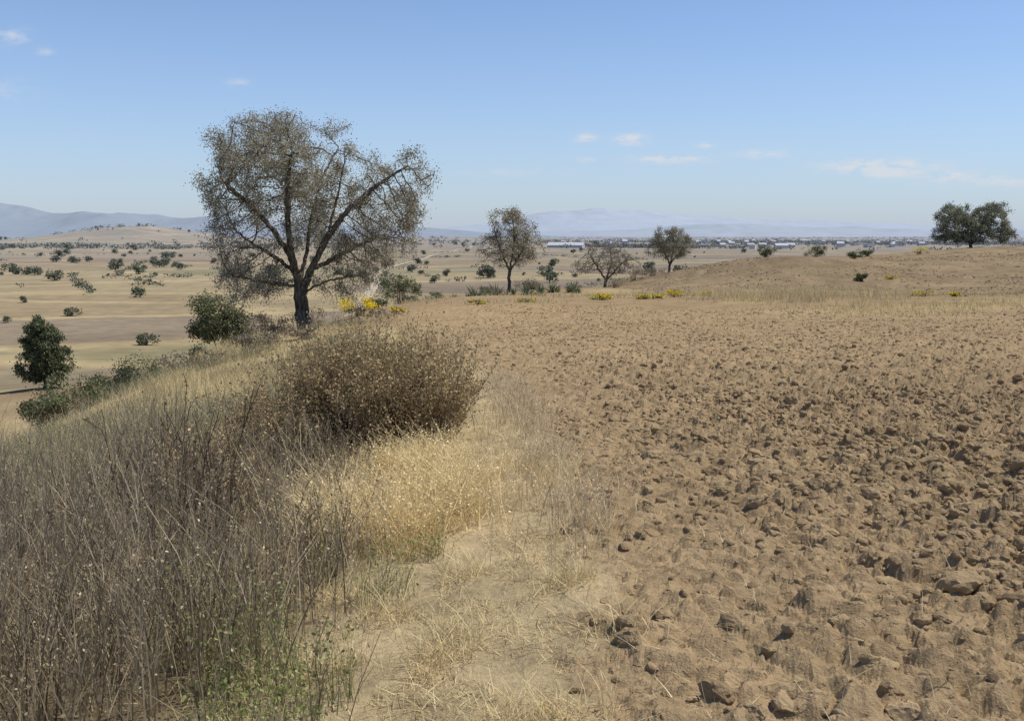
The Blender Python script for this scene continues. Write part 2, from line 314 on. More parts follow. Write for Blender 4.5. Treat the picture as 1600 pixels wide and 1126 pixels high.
grass('straw_litter',6000,(.1,9,2.2,14),lambda x,y:fieldmask(x,y)[0]*(x<(y+4)*.6)*np.exp(-(x-edge(y))/1.8),.03,.13,.003,.005,(.5,.4,.24),(.78,.66,.42),'bleached straw pieces lying on ploughed soil',3.,.1,1.3,2,kk='straw')
grass('bank_grass',24000,(-13,0,9,48),lambda x,y:ss(.3,1.2,edge(y)-x)*(.05+.95*ss(.42,.58,fbm(x*.55,y*.4,97))),.2,.5,.008,.015,(.46,.37,.20),(.72,.59,.34),'golden dry grass over the sloping bank',.35,.3,1.1)
grass('bank_weeds',19000,(-15,-2,8,36),lambda x,y:(.1+.9*ss(.42,.58,fbm(x*.35+4,y*.3,98)))*ss(1,2,edge(y)-x)*(np.abs(x)<(y+4)*.62),.25,.62,.006,.013,(.20,.185,.11),(.40,.37,.23),'grey-green dry weeds on the bank slope',.3,.2,1.2,heads=.5,kk='weeds')
grass('strip_grass',12000,(-7,48,42,72),lambda x,y:(1-fieldmask(x,y)[0])*(1-fieldmask(x,y)[1])*(.01+.99*ss(.52,.62,fbm(x*.14,y*.3,74)))*(.3+.7*ss(2,18,x)),.12,.45,.02,.035,(.42,.33,.175),(.64,.52,.30),'patchy dry grass between two ploughed fields',.4,.3)
grass('tall_grass',3000,(8,32,48,70),lambda x,y:np.exp(-((x-17.5)/4.2)**2-((y-60)/5)**2)*ss(.4,.55,fbm(x*.6,y*.6,86)),.3,.9,.02,.035,(.46,.37,.2),(.66,.54,.32),'tall pale dry grass clump between ploughed fields',.25,.2)
grass('margin_grass',3500,(-3,70,62,100),lambda x,y:(x>np.interp(y,[60,85,120],[-4,-1,6]))*ss(.57,.68,fbm(x*.11,y*.13,99)),.12,.4,.03,.05,(.36,.29,.155),(.54,.44,.25),'dry grass along the far field margin',.35,.3)
grass('field_sprigs',8000,(-5,34,12,60),lambda x,y:fieldmask(x,y)[0]*ss(.48,.64,fbm(x*.4,y*.4,101))*(.25+.75*ss(20,40,y)),.06,.22,.01,.022,(.44,.35,.19),(.66,.54,.31),'sparse dry sprigs in ploughed soil',.6,.3,.8)
acc=Acc()
for (x,y,r,nn,hh) in ((-.82,3.0,.22,1000,.30),(-1.0,3.6,.22,700,.4),(-.6,4.5,.16,350,.28),(-1.3,4.0,.2,350,.45),(-.35,6.3,.1,100,.2),(-.7,3.4,.15,300,.3),(-.45,5.2,.1,160,.22),(-.95,4.9,.12,150,.4)):
    a=rng.uniform(0,6.28,nn);q=r*np.sqrt(rng.random(nn));px=x+q*np.cos(a);py=y+q*np.sin(a)
    pz=hz(px,py)+rng.uniform(.03,hh,nn)
    quads(acc,np.stack([px,py,pz],1),rng.uniform(.008,.022,nn),cols(nn,(.16,.19,.055),(.32,.35,.13),.2))
    k=nn//4;bb=np.stack([px[:k],py[:k],hz(px[:k],py[:k])],1);ribbons(acc,bb,dirs(k,.3),rng.uniform(.1,hh,k),np.full(k,.004),bends(k,.2),cols(k,(.2,.2,.09),(.3,.28,.14)),3)
acc.obj('green_weeds',ML,kind='stuff',label='small green weeds sprouting among dry stalks',cat='weeds')
# ---------------- tree growth (space colonisation) ----------------
def tubes(nodes,par,rad,sides=6):
    idx=np.array([i for i in range(len(nodes)) if par[i]>=0]);p=np.array([par[i] for i in idx]);A_=nodes[p];B_=nodes[idx]
    d=B_-A_;d/=np.linalg.norm(d,axis=1)[:,None]+1e-9
    up=np.where(np.abs(d[:,2:3])>.9,np.array([[1,0,0]]),np.array([[0,0,1]]));u_=np.cross(d,up);u_/=np.linalg.norm(u_,axis=1)[:,None];v_=np.cross(d,u_)
    a=np.arange(sides)*2*np.pi/sides;ring=u_[:,None]*np.cos(a)[None,:,None]+v_[:,None]*np.sin(a)[None,:,None]
    r1=np.minimum(rad[p],rad[idx]*1.25)[:,None,None];r2=rad[idx][:,None,None]
    V=np.concatenate([A_[:,None]+ring*r1-d[:,None]*r1*.3,B_[:,None]+ring*r2],1).reshape(-1,3)
    b=(np.arange(len(idx))*2*sides)[:,None]
    F=np.concatenate([b+np.array([k,(k+1)%sides,sides+(k+1)%sides,sides+k]) for k in range(sides)])
    return V,F
def grow(att,limbs,step,kill,infl,iters=90,wob=.25):
    nodes=[np.array([0.,0,0])];par=[-1]
    for L_ in limbs:
        pl=[np.array(q,float) for q in L_]
        j=min(range(len(nodes)),key=lambda k:np.linalg.norm(nodes[k]-pl[0]));last=j
        for q in pl[(0 if np.linalg.norm(nodes[j]-pl[0])>.05 else 1):]:
            s=nodes[last].copy();m_=max(1,int(np.linalg.norm(q-s)/step))
            for k in range(1,m_+1):
                w=s+(q-s)*k/m_+(rng.normal(0,step*.14,3) if k<m_ else 0);nodes.append(w);par.append(last);last=len(nodes)-1
    Nn=np.array(nodes);D_=np.linalg.norm(att[:,None]-Nn[None],axis=2);near=D_.argmin(1);nd=D_.min(1);alive=nd>kill
    for it in range(iters):
        k=np.where(alive&(nd<infl))[0]
        if len(k)==0:break
        vec=att[k]-Nn[near[k]];vec/=np.linalg.norm(vec,axis=1)[:,None]+1e-9
        S=np.zeros((len(Nn),3));np.add.at(S,near[k],vec);src=np.unique(near[k])
        dd=S[src];dd/=np.linalg.norm(dd,axis=1)[:,None]+1e-6;dd+=rng.normal(0,wob,dd.shape);dd/=np.linalg.norm(dd,axis=1)[:,None]
        new=Nn[src]+dd*step
        DD=np.linalg.norm(new[:,None]-Nn[None],axis=2).min(1)
        ok=DD>step*.45;new=new[ok];src=src[ok]
        if len(new)==0:break
        st_=len(Nn);Nn=np.concatenate([Nn,new]);par+=list(src)
        D_=np.linalg.norm(att[:,None]-new[None],axis=2);j=D_.argmin(1);m2=D_[np.arange(len(att)),j];up=m2<nd
        nd[up]=m2[up];near[up]=st_+j[up];alive&=nd>kill
    return Nn,par
def pipe(par,tip,p=2.3):
    n_=len(par);s=np.zeros(n_);ch=np.zeros(n_,int)
    for i in range(n_-1,0,-1):
        if ch[i]==0:s[i]=tip**p
        s[par[i]]+=s[i];ch[par[i]]+=1
    return s**(1/p),ch
def lobes_pts(lobes,N,shell=.55):
    w=np.array([(l[3]*l[4]*l[5])**.85 for l in lobes]);w=w/w.sum();out=[]
    for l,k in zip(lobes,(w*N).astype(int)):
        d=rng.normal(size=(k,3));d/=np.linalg.norm(d,axis=1)[:,None];r=np.clip(shell+(1-shell)*rng.random(k)**.8,0,1)*np.where(rng.random(k)<.3,rng.random(k)**.4,1)
        d*=1+.18*(np.sin(d[:,:1]*7+l[0])+np.sin(d[:,2:]*6+l[2]))*.5
        out.append(np.array(l[:3])+d*r[:,None]*np.array(l[3:6]))
    return np.concatenate(out)
def tree(name,loc,lobes,limbs,natt,step,kill,infl,tip,nleaf,lsize,lspread,ca,cb,label,cat='tree',p=2.3,flare=1.35,wob=.15,sides=6,mat=None,dropnoise=.0,twigs=0,droop=0,wmin=.1):
    att=lobes_pts(lobes,natt);att=att[att[:,2]>.5]
    if dropnoise>0: 
        q=fbm(att[:,0]*.6+att[:,1]*.4,att[:,2]*.7+att[:,1]*.3,int(abs(loc[0]*10)),2);att=att[q>dropnoise]
    Nn,par=grow(att,limbs,step,kill,infl,wob=wob);rad,ch=pipe(par,tip,p)
    rad=rad*(1+(flare-1)*np.exp(-Nn[:,2]/.35)*(rad>rad.max()*.5))
    e=empty(name,loc,label,cat)
    V,F=tubes(Nn,par,rad,sides)
    new_obj('trunk',V,F,None,MB,smooth=True,parent=e)
    tips=np.where((rad<tip*2.1)&(Nn[:,2]>1))[0]
    wt=ss(.38,.60,fbm(Nn[tips,0]*1.1+Nn[tips,1]*.6,Nn[tips,2]*1.3-Nn[tips,1]*.5,56,2))+wmin;wt/=wt.sum()
    acc=Acc();pk=rng.choice(tips,nleaf,p=wt);bright=(rng.random(len(Nn))*.4+.8)*(.75+.5*fbm(Nn[:,0]*.8,Nn[:,2]*.8+Nn[:,1]*.5,55,2))
    if twigs:
        tk=rng.choice(tips,twigs);dd=rng.normal(0,1,(twigs,3));dd[:,2]+=.1;dd/=np.linalg.norm(dd,axis=1)[:,None]
        ribbons(acc,Nn[tk],dd,rng.uniform(.15,.4,twigs),np.full(twigs,.016),bends(twigs,.2),cols(twigs,(.18,.155,.12),(.32,.28,.22)),2)
    if droop:
        low=tips[Nn[tips,2]<4.2];tk=rng.choice(low,droop);dd=rng.normal(0,.35,(droop,3));dd[:,2]=-1;dd/=np.linalg.norm(dd,axis=1)[:,None];Ld=rng.uniform(.3,.9,droop);bz=rng.normal(0,.25,(droop,3))
        ribbons(acc,Nn[tk],dd,Ld,np.full(droop,.016),bz,cols(droop,(.17,.145,.11),(.30,.26,.2)),3)
        for tq in (.4,.6,.8,1.):
            q=at(Nn[tk],dd,Ld,bz,np.full(droop,tq));quads(acc,q+rng.normal(0,.05,q.shape),rng.uniform(.6,1.2,droop)*lsize,cols(droop,ca,cb),.8)
    cc=Nn[pk]+rng.normal(0,lspread,(nleaf,3));col=cols(nleaf,ca,cb,.15)*bright[pk][:,None]
    quads(acc,cc,rng.uniform(.6,1.3,nleaf)*lsize,col,.8)
    acc.obj('crown',mat or ML,parent=e)
    print(name,len(Nn),'nodes',rad.max());return e
k_=45/1556
def B(px,py,y=0): return ((px-478)*k_,y,(512-py)*k_)
def E(px,py,rx,rz,ry,y=0): a_=B(px,py,y);return (a_[0],a_[1],a_[2],rx*k_,ry,rz*k_)
limbs=[[(0,0,0),B(474,475),B(471,440)],
[B(471,440),B(462,400,-.3),B(440,360,-.6),B(408,322,-.9),B(368,285,-1.2)],
[B(462,400,-.3),B(454,345,.3),B(452,285,.8),B(442,225,1.)],
[B(471,440),B(480,395,.5),B(484,340,1.2),B(498,275,1.8),B(525,225,2)],
[B(474,460),B(492,420,-.4),B(520,372,-.9),B(556,328,-1.2),B(598,292,-1.),B(645,262,-.8)],
[B(492,420,-.4),B(540,392,.8),B(590,365,1.6)],
[B(520,372,-.9),B(540,320,-1.6),B(556,260,-1.8)],
[B(466,425),B(430,402,1.),B(378,375,1.8)],
[B(470,430),B(468,380,-1.4),B(472,300,-2.2),B(485,240,-2.6)],
[B(468,445),B(432,438,-.9),B(385,425,-1.8)],[B(478,455),B(510,438,.6),B(545,430,1.)]]
lob=[E(440,257,110,82,3.6),E(525,264,84,74,3.4),E(385,290,66,66,2.8),E(650,282,42,50,1.7,-.8),E(608,335,62,46,2.1,-.5),E(372,350,50,60,2.3,.6),E(398,430,60,42,2.1,-.5),E(375,400,42,45,1.7,.5),E(570,385,52,42,2.3,.8),E(470,335,62,52,2.4),E(530,440,36,36,1.4,.3),E(635,368,28,28,1.2,-.5),E(350,235,34,28,1.4,0),E(580,420,30,26,1.2,.4)]
def place(x,y): return (x,y,float(base(np.array([x]),np.array([y]))[0])-.05)
tree('oak_tree',place(-9.4,45),lob,limbs,5000,.18,.24,1.5,.0105,84000,.07,.17,(.26,.235,.165),(.47,.43,.315),'large spreading half-bare tree with dark forked trunk on grassy bank',dropnoise=.365,p=2.03,twigs=13000,droop=900,wmin=.12)
def simple(name,x,y,w,h,label,ca,cb,nleaf,lsize,natt=700,trunk=.25,lobes=None,tip=.02,step=.3,p=2.3,drop=0.,twigs=0,spread=.22):
    if lobes is None:
        lobes=[(0,0,h*.66,w*.36,w*.34,h*.32),(-w*.25,0,h*.5,w*.25,w*.25,h*.22),(w*.27,.3,h*.55,w*.23,w*.25,h*.24),(w*.05,-.3,h*.42,w*.3,w*.25,h*.15)]
    lm=[[(0,0,0),(.1,0,h*trunk)],[(.1,0,h*trunk),(-w*.12,.2,h*.5),(-w*.2,.3,h*.72)],[(.1,0,h*trunk),(w*.08,-.2,h*.55),(w*.06,-.2,h*.85)],[(.1,0,h*trunk),(w*.2,.1,h*.48),(w*.3,.1,h*.66)]]
    return tree(name,place(x,y),lobes,lm,natt,step,.4*step/.3,2.2,tip,nleaf,lsize,spread,ca,cb,label,p=p,dropnoise=drop,twigs=twigs)
simple('oak_tree',-.3,85,6.0,7.6,'half-bare tree with brownish crown at the field edge',(.24,.21,.145),(.43,.38,.27),12500,.11,1200,tip=.013,step=.24,p=2.15,drop=.33,twigs=2500,spread=.18)
simple('oak_tree',11.2,120,9.0,5.4,'low spreading leafless tree above dry scrub',(.20,.17,.13),(.36,.31,.235),5500,.11,1100,.15,tip=.018,step=.26,drop=.26,twigs=5000)
simple('oak_tree',23.6,150,8.2,7.2,'rounded sparse tree at the end of the field',(.21,.19,.13),(.40,.36,.26),15000,.14,1000,.18,drop=.28,twigs=2000)
tree('oak_tree',place(77,168),[(-3.3,0,4.8,3.0,2.6,3.0),(3,0,5.0,3.3,2.6,3.1),(0,0,3.8,3.4,2.8,2.4),(0,0,2.4,5,2.8,2.0),(-5,0,2.4,1.8,2,1.7),(5.4,0,2.2,1.8,2,1.6)],
 [[(0,0,0),(-.2,0,.6)],[(-.2,0,.6),(-1.6,0,2.0),(-3,0,4.4)],[(-.2,0,.6),(1.5,.3,2.0),(3,.3,4.8)],[(-.2,0,.6),(.1,-.4,3.6)]],1500,.3,.4,2.4,.018,34000,.20,.26,(.17,.175,.12),(.36,.355,.25),'wide low grey-green tree with several trunks on field ridge',dropnoise=.28)
simple('oak_tree',-16.3,55,4.6,4.4,'dark green leafy tree below the bank edge',(.09,.10,.05),(.23,.235,.125),12000,.11,700,.1,tip=.012,drop=.36)
simple('oak_tree',-57,120,6.8,9.4,'dark green full tree standing on brown valley field',(.07,.085,.045),(.20,.21,.115),23000,.24,900,.05,lobes=[(0,0,5.0,2.6,2.2,3.4),(-1.4,0,2.6,2.1,2,2.0),(1.5,0,3.2,2.1,2,2.4),(.3,0,7.6,1.7,1.4,1.5)],step=.35,drop=.3)
# ---------------- shrubs ----------------
def shrub(name,x,y,w,h,ca,cb,label,nl=1800,ls=.09,cat='shrub',group=None,flower=None,fr=.85):
    acc=Acc();ns=70;b=np.zeros((ns,3));b[:,:2]=rng.normal(0,w*.06,(ns,2));d=dirs(ns,.55);L=rng.uniform(.6,1,ns)*h
    bd=bends(ns,.15);ribbons(acc,b,d,L,np.full(ns,.03),bd,cols(ns,(.1,.075,.05),(.18,.14,.1)),3)
    K=12;cx=rng.uniform(-.38,.38,K)*w;cy=rng.uniform(-.3,.3,K)*w;cz=rng.uniform(.25,.8,K)*h;r=rng.uniform(.12,.25,K)*w
    k=rng.integers(K,size=nl);dv=rng.normal(size=(nl,3));dv/=np.linalg.norm(dv,axis=1)[:,None];rr=rng.random(nl)**.6*(1+.3*(rng.random(nl)<.1))
    c=np.stack([cx[k],cy[k],cz[k]],1)+dv*(r[k]*rr)[:,None]*np.array([1,1,min(1,.9*h/w*1.3)]);c[:,2]=np.clip(c[:,2],.02,None)
    col=cols(nl,ca,cb,.2)*(rng.random(K)*.5+.75)[k][:,None]
    if flower is not None:
        s=(c[:,2]>h*.35)&(rng.random(nl)<fr);col[s]=cols(s.sum(),flower[0],flower[1],.1)
    quads(acc,c,rng.uniform(.6,1.4,nl)*ls,col,.7)
    o=acc.obj(name,ML,label=label,cat=cat);o.location=place(x,y)
    if group:o['group']=group
    return o
DG=((.09,.105,.05),(.24,.245,.13))
for (x,y,w,h) in ((-18.2,49,3.0,2.5),(-17.6,45,2.8,2.0),(-17,39,2.8,1.8),(-16.6,36,2.2,1.5),(-15.2,32,1.9,1.2),(-19.5,52,3.0,2.4),(-14.6,47,2.2,1.3),(-17.2,42,2.2,1.5)):
    shrub('green_shrub',x,y,w,h,*DG,'dark green leafy shrub on the bank slope',1900,.09,group='shrubs along the bank slope')
YL=((.78,.56,.02),(.95,.74,.05))
for (x,y,w,h,f_) in ((-8.6,56,2.6,1.35,.98),(5.4,60,1.5,.5,.6),(8.2,61,1.3,.4,.5),(9.1,62,1.,.35,.5),(10.4,64,1.1,.6,.6),(13,67,1.3,.45,.6),(-6,52,.9,.5,.6),(-1.9,56,1.1,.35,.35),(61,150,3,1.2,.6),(38,100,1.5,.6,.45),(26,63,1.6,.45,.5),(.8,57,1.2,.3,.3),(27.5,62,.9,.35,.5)):
    shrub('flowering_bush',x,y,w,h,(.18,.19,.07),(.33,.32,.14),'yellow flowering bush in dry grass',1000 if w>2 else 800,.09 if w>2 else .08,'flowering bush','yellow flowering bushes',flower=YL,fr=f_)
for (x,y,w,h) in ((-7.4,66,3.1,2.1),(-9.8,70,2.2,1.5),(32,126,2.6,1.6),(39,129,3.2,1.8),(50,146,2.2,1.3),(54,152,2.2,1.3),(35,100,1.3,.8)):
    shrub('green_shrub',x,y,w,h,(.085,.10,.045),(.21,.22,.115),'low green shrub at the field edge',2200,.11,group='shrubs at the field edge')
for (x,y,w,h) in ((8,117,4,1.6),(12,116,5,1.5),(14.5,119,4,1.7),(17,121,4.5,1.4),(1.3,84,2.5,1.2),(-2,83,2.2,1.1),(-6.6,49,1.4,.5),(-11.2,47,2.4,1.3),(-12.5,50,2.4,1.8),(-10.6,52,2.2,1.5),(-9.5,36,2.4,.8),(-11,34,2.4,.8),(-8,38,1.6,.6)):
    shrub('dry_shrub',x,y,w,h,(.19,.15,.105),(.33,.275,.20),'brown dry shrub at the field edge',1500,.08,group='brown dry shrubs')
def agave(x,y,s):
    acc=Acc();k=26;a=rng.uniform(0,6.28,k);el=rng.uniform(.3,1.4,k);d=np.stack([np.cos(a)*np.cos(el),np.sin(a)*np.cos(el),np.sin(el)],1)
    ribbons(acc,np.zeros((k,3)),d,rng.uniform(.7,1,k)*s,np.full(k,.16*s),bends(k,.08),cols(k,(.09,.11,.06),(.2,.22,.13)),3,.95)
    o=acc.obj('agave_plant',ML,label='grey-green spiky agave on the field boundary',cat='agave');o.location=place(x,y);o['group']='agaves along the field boundary'
for i in range(26): agave(-7.5+i*.5+rng.normal(0,.2),70+rng.normal(0,1.2)+i*.35,rng.uniform(.6,1.3))
# ---------------- mid-ground dry bush ----------------
def drybush(x,y,w,h,dep,label,ns=420,nb=16):
    acc=Acc();b=np.stack([rng.uniform(-.3,.3,ns)*w,rng.uniform(-.3,.3,ns)*dep,np.zeros(ns)],1)
    d=np.stack([b[:,0]*.55/w*2+rng.normal(0,.17,ns),b[:,1]*.5/dep*2+rng.normal(0,.17,ns),np.ones(ns)],1);d/=np.linalg.norm(d,axis=1)[:,None]
    L=h*rng.uniform(.5,1.12,ns)*(1-.15*(np.abs(b[:,0])/(.3*w))**2)*(.72+.56*fbm((b[:,0]+x)*4,(b[:,1]+y)*4,57,2));bd=bends(ns,.1)
    ribbons(acc,b,d,L,rng.uniform(.006,.011,ns),bd,cols(ns,(.15,.115,.075),(.30,.23,.15)),4)
    a2=Acc()
    for k in range(nb):
        tt=rng.uniform(.25,.98,ns);p=at(b,d,L,bd,tt);d2=d+rng.normal(0,.5,(ns,3));d2/=np.linalg.norm(d2,axis=1)[:,None];L2=h*rng.uniform(.08,.2,ns);b2=bends(ns,.1)
        ribbons(acc,p,d2,L2,np.full(ns,.005),b2,cols(ns,(.16,.12,.075),(.33,.25,.155)),2)
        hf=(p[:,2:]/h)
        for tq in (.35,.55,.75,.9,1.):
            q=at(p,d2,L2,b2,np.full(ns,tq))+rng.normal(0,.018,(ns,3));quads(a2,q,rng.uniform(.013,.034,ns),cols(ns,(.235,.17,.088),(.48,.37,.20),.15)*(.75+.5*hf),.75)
    e=empty('dry_bush',place(x,y),label,'bush')
    acc.obj('stems',MG,parent=e);a2.obj('leaves_seed_heads',MG,parent=e)
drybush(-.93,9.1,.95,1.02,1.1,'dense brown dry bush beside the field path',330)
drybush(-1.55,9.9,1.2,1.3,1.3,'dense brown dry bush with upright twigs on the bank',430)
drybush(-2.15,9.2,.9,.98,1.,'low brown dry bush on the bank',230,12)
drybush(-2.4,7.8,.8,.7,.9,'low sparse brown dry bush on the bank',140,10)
def deadshrub(x,y,h,label,n0=5):
    nodes=[np.zeros(3)];par=[-1]
    def br(i,d,L,lev):
        s=max(2,int(L/.05));last=i
        for k in range(s):
            d=d+rng.normal(0,.06,3);d[2]+=.04;d/=np.linalg.norm(d);nodes.append(nodes[last]+d*L/s);par.append(last);last=len(nodes)-1
            if lev>0 and rng.random()<.34 and k>s*.25:
                dd=d+rng.normal(0,.38,3);dd[2]=abs(dd[2]);br(last,dd/np.linalg.norm(dd),L*(1-k/s)*.45+.05,lev-1)
    for k in range(n0):
        d=np.array([rng.normal(0,.16),rng.normal(0,.16),1]);br(0,d/np.linalg.norm(d),h*rng.uniform(.65,1.05),2)
    Nn=np.array(nodes);rad,_=pipe(par,.0021,2.7);V,F=tubes(Nn,par,rad,4);e=empty('dead_shrub',place(x,y),label,'shrub')
    new_obj('stems',V,F,np.full((len(V),3),1.)*np.array((.12,.09,.065)),MG,parent=e)
    a=Acc();s=np.where(rad<.0033)[0];quads(a,Nn[s]+rng.normal(0,.010,(len(s),3)),rng.uniform(.010,.030,len(s)),cols(len(s),(.11,.08,.05),(.28,.21,.13)),.7);a.obj('leaves_seed_heads',MG,parent=e)  # these small quads are seed heads on the dead twigs
for (x,y,h,k) in ((-1.85,5.3,1.3,5),(-1.5,5.0,.9,3),(-2.7,4.9,1.0,3),(-2.15,5.9,1.3,4),(-1.75,5.8,1.2,4)):
    deadshrub(x,y,h,'thin dark brown dead shrub with knobbly twigs among weeds',k)
# ---------------- valley trees ----------------
def blob_tree(k):
    acc=Acc();nl=460;K=9
    cx=rng.uniform(-.3,.3,K);cy=rng.uniform(-.3,.3,K);cz=rng.uniform(.15,.70,K);r=rng.uniform(.2,.3,K);j=rng.integers(K,size=nl)
    dv=rng.normal(size=(nl,3));dv/=np.linalg.norm(dv,axis=1)[:,None];c=np.stack([cx[j],cy[j],cz[j]],1)+dv*(r[j]*rng.random(nl)**.4)[:,None];c[:,2]=np.maximum(c[:,2],.03)
    quads(acc,c,rng.uniform(.08,.15,nl),cols(nl,(.06,.078,.038),(.17,.18,.095),.2),.8)
    p=np.array([[0,0,-.1],[.02,0,.3],[-.12,.05,.55],[.14,0,.6]]);V,F=tubes(p,[-1,0,1,1],np.array([.045,.035,.02,.02]),5);acc.add(V,F,np.full((len(V),3),.05))
    return acc
TM=[]
for k in range(6):
    o=blob_tree(k).obj('valley_tree',MF,link=False);TM.append(o.data)
explicit=[(-158,423,4.9),(-147,332,3.4),(-190,388,3.2),(-284,715,7),(-389,921,6),(-303,638,5.7),(-388,1121,8.6),(-276,782,6),(-263,782,5),(-537,1185,10),(-596,1338,9),(-624,1659,11),(-90,244,3.4),(-156,307,2.4),(-43,553,4.5),(-42,638,5),(21,553,6),(33,829,7),(-127,921,7),(-100,800,6),(-70,700,6),(-64,500,4),(-52,470,4),(10,480,4),(-98,610,6),(-112,650,6),(-30,400,4),(-38,380,4)]
pos=list(explicit)
while len(pos)<190:
    y=math.exp(random.uniform(math.log(560),math.log(3400)));tx=random.uniform(-.56,.25) ;x=tx*y
    nvv=float(fbm(np.array([x/170.]),np.array([y/110.]),200,2)[0])
    if nvv<.56 and random.random()<.88: continue
    pos.append((x,y,random.choice((1.6,2.2,3,4,5,6.5))*random.uniform(.8,1.2)*(1+y/3500)))
for (x,y,h) in pos:
    o=bpy.data.objects.new('valley_tree',random.choice(TM));COL.objects.link(o);o.location=place(x,y);s=h*1.05;o.scale=(s*random.uniform(1.1,1.6),s*random.uniform(1.1,1.6),s);o.rotation_euler=(0,0,random.uniform(0,6.28))
    o['label']='small dark green tree in the dry valley';o['category']='tree';o['group']='scattered trees in the valley'
acc=Acc();NW=3000
y=np.exp(rng.uniform(math.log(1700),math.log(9000),NW*5));x=rng.uniform(-.6,.6,NW*5)*y
dn=fbm(x/500,y/260,210,3);k=(dn>.56)|(rng.random(len(x))<.06);x=x[k][:NW];y=y[k][:NW]
xb=rng.uniform(110,380,260);yb=2150+rng.normal(0,25,260);xc=rng.uniform(400,1600,700);yc=rng.uniform(2500,3600,700)
hx=[];hy=[]
for q in range(22):
    y0=math.exp(rng.uniform(math.log(430),math.log(1600)));x0=rng.uniform(-.55,.15)*y0;an=.5+rng.choice([0,math.pi/2])+rng.normal(0,.15);Lh=rng.uniform(80,300);nn=int(Lh/5)
    tt=rng.random(nn)*Lh;tt=tt[fbm(tt/25,tt*0+q,215,2)>.42];hx.append(x0+np.cos(an)*tt+rng.normal(0,1.5,len(tt)));hy.append(y0+np.sin(an)*tt+rng.normal(0,1.5,len(tt)))
hx=np.concatenate(hx);hy=np.concatenate(hy)
hh=np.r_[rng.uniform(4,9,len(x)+260+700),rng.uniform(.8,2.8,len(hx))]
x=np.r_[x,xb,xc,hx];y=np.r_[y,yb,yc,hy];z=base(x,y)
for q in range(16):
    c=np.stack([x+rng.normal(0,1,len(x))*hh*.5,y+rng.normal(0,1,len(x))*hh*.5,z+hh*rng.uniform(.1,.95,len(x))],1)
    quads(acc,c,hh*.5,cols(len(x),(.08,.09,.05),(.18,.18,.10),.2),.8)
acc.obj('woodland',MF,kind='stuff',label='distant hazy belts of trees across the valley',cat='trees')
# ---------------- dirt road in the valley ----------------
cl=np.array([(-48,300),(-57,395),(-72,500),(-87,634),(-93,760),(-96,919),(-92,1300),(-80,2050),(-60,3000)],float)
yy=np.linspace(300,3000,400);xx=np.interp(yy,cl[:,1],cl[:,0])+3*np.sin(yy/70);wv=2.4
V=[]
for s in (-1,-.33,.33,1):
    V.append(np.stack([xx+s*wv,yy,base(xx+s*wv,yy)+.35],1))
V=np.stack(V,1).reshape(-1,3);i=np.arange(399)[:,None]*4+np.arange(3)[None];F=np.stack([i,i+1,i+5,i+4],-1).reshape(-1,4)
new_obj('dirt_road',V,F,cols(len(V),(.34,.28,.19),(.40,.33,.225)),MW,kind='structure',label='pale dirt road through the valley',cat='road')
# ---------------- town ----------------
def building(x,y,w,dp,h,wall,gable):
    z=place(x,y)[2]
    acc=Acc()
    def box(x0,x1,y0,y1,z0,z1,c):
        v=np.array([[a,b_,c_] for c_ in (z0,z1) for b_ in (y0,y1) for a in (x0,x1)],float)
        f=np.array([[0,1,3,2],[4,6,7,5],[0,4,5,1],[2,3,7,6],[0,2,6,4],[1,5,7,3]]);acc.add(v,f,np.full((8,3),1.)*np.array(c))
    box(-w/2,w/2,-dp/2,dp/2,-2,h,wall)
    nw=max(2,int(w/4))
    for k in range(nw):
        xc_=-w/2+(k+.5)*w/nw;box(xc_-.6,xc_+.6,-dp/2-.06,-dp/2-.01,h*.45,h*.7,(.2,.2,.2))
    if gable:
        v=np.array([[-w/2-.4,-dp/2-.4,h+.01],[w/2+.4,-dp/2-.4,h+.01],[w/2+.4,dp/2+.4,h+.01],[-w/2-.4,dp/2+.4,h+.01],[-w/2,0,h+dp*.25],[w/2,0,h+dp*.25]]);acc.add(v,np.array([[0,1,5,4],[2,3,4,5],[3,2,1,0]]),np.full((6,3),1.)*np.array((.55,.55,.55)));acc.add(v[[0,4,3,1,2,5]],np.array([[0,1,2],[3,4,5]]),np.full((6,3),.55))
    else: box(-w/2-.2,w/2+.2,-dp/2-.2,dp/2+.2,h+.01,h+.5,tuple(np.array(wall)*.9))
    o=acc.obj('building',MW,label='low pale %s building in the valley town'%('gabled' if gable else 'flat-roofed'),cat='building');o.location=(x,y,z);o.rotation_euler=(0,0,random.uniform(-.4,.4));o['group']='pale buildings of the valley town'
for k in range(75):
    y=random.uniform(2000,3300);tx=random.choice((random.gauss(.22,.04),random.gauss(.32,.05),random.uniform(.05,.45)))
    wl=random.choice(((.75,.75,.73),(.68,.66,.61),(.5,.43,.35),(.72,.72,.72)));big=random.random()<.08
    building(tx*y,y,random.uniform(20,36) if big else random.uniform(8,18),random.uniform(9,18),random.uniform(4,8) if not big else 7,wl,random.random()<.4)
building(105,1950,70,22,5,(.6,.6,.6),True);building(-330,1500,14,9,4,(.8,.8,.78),False)
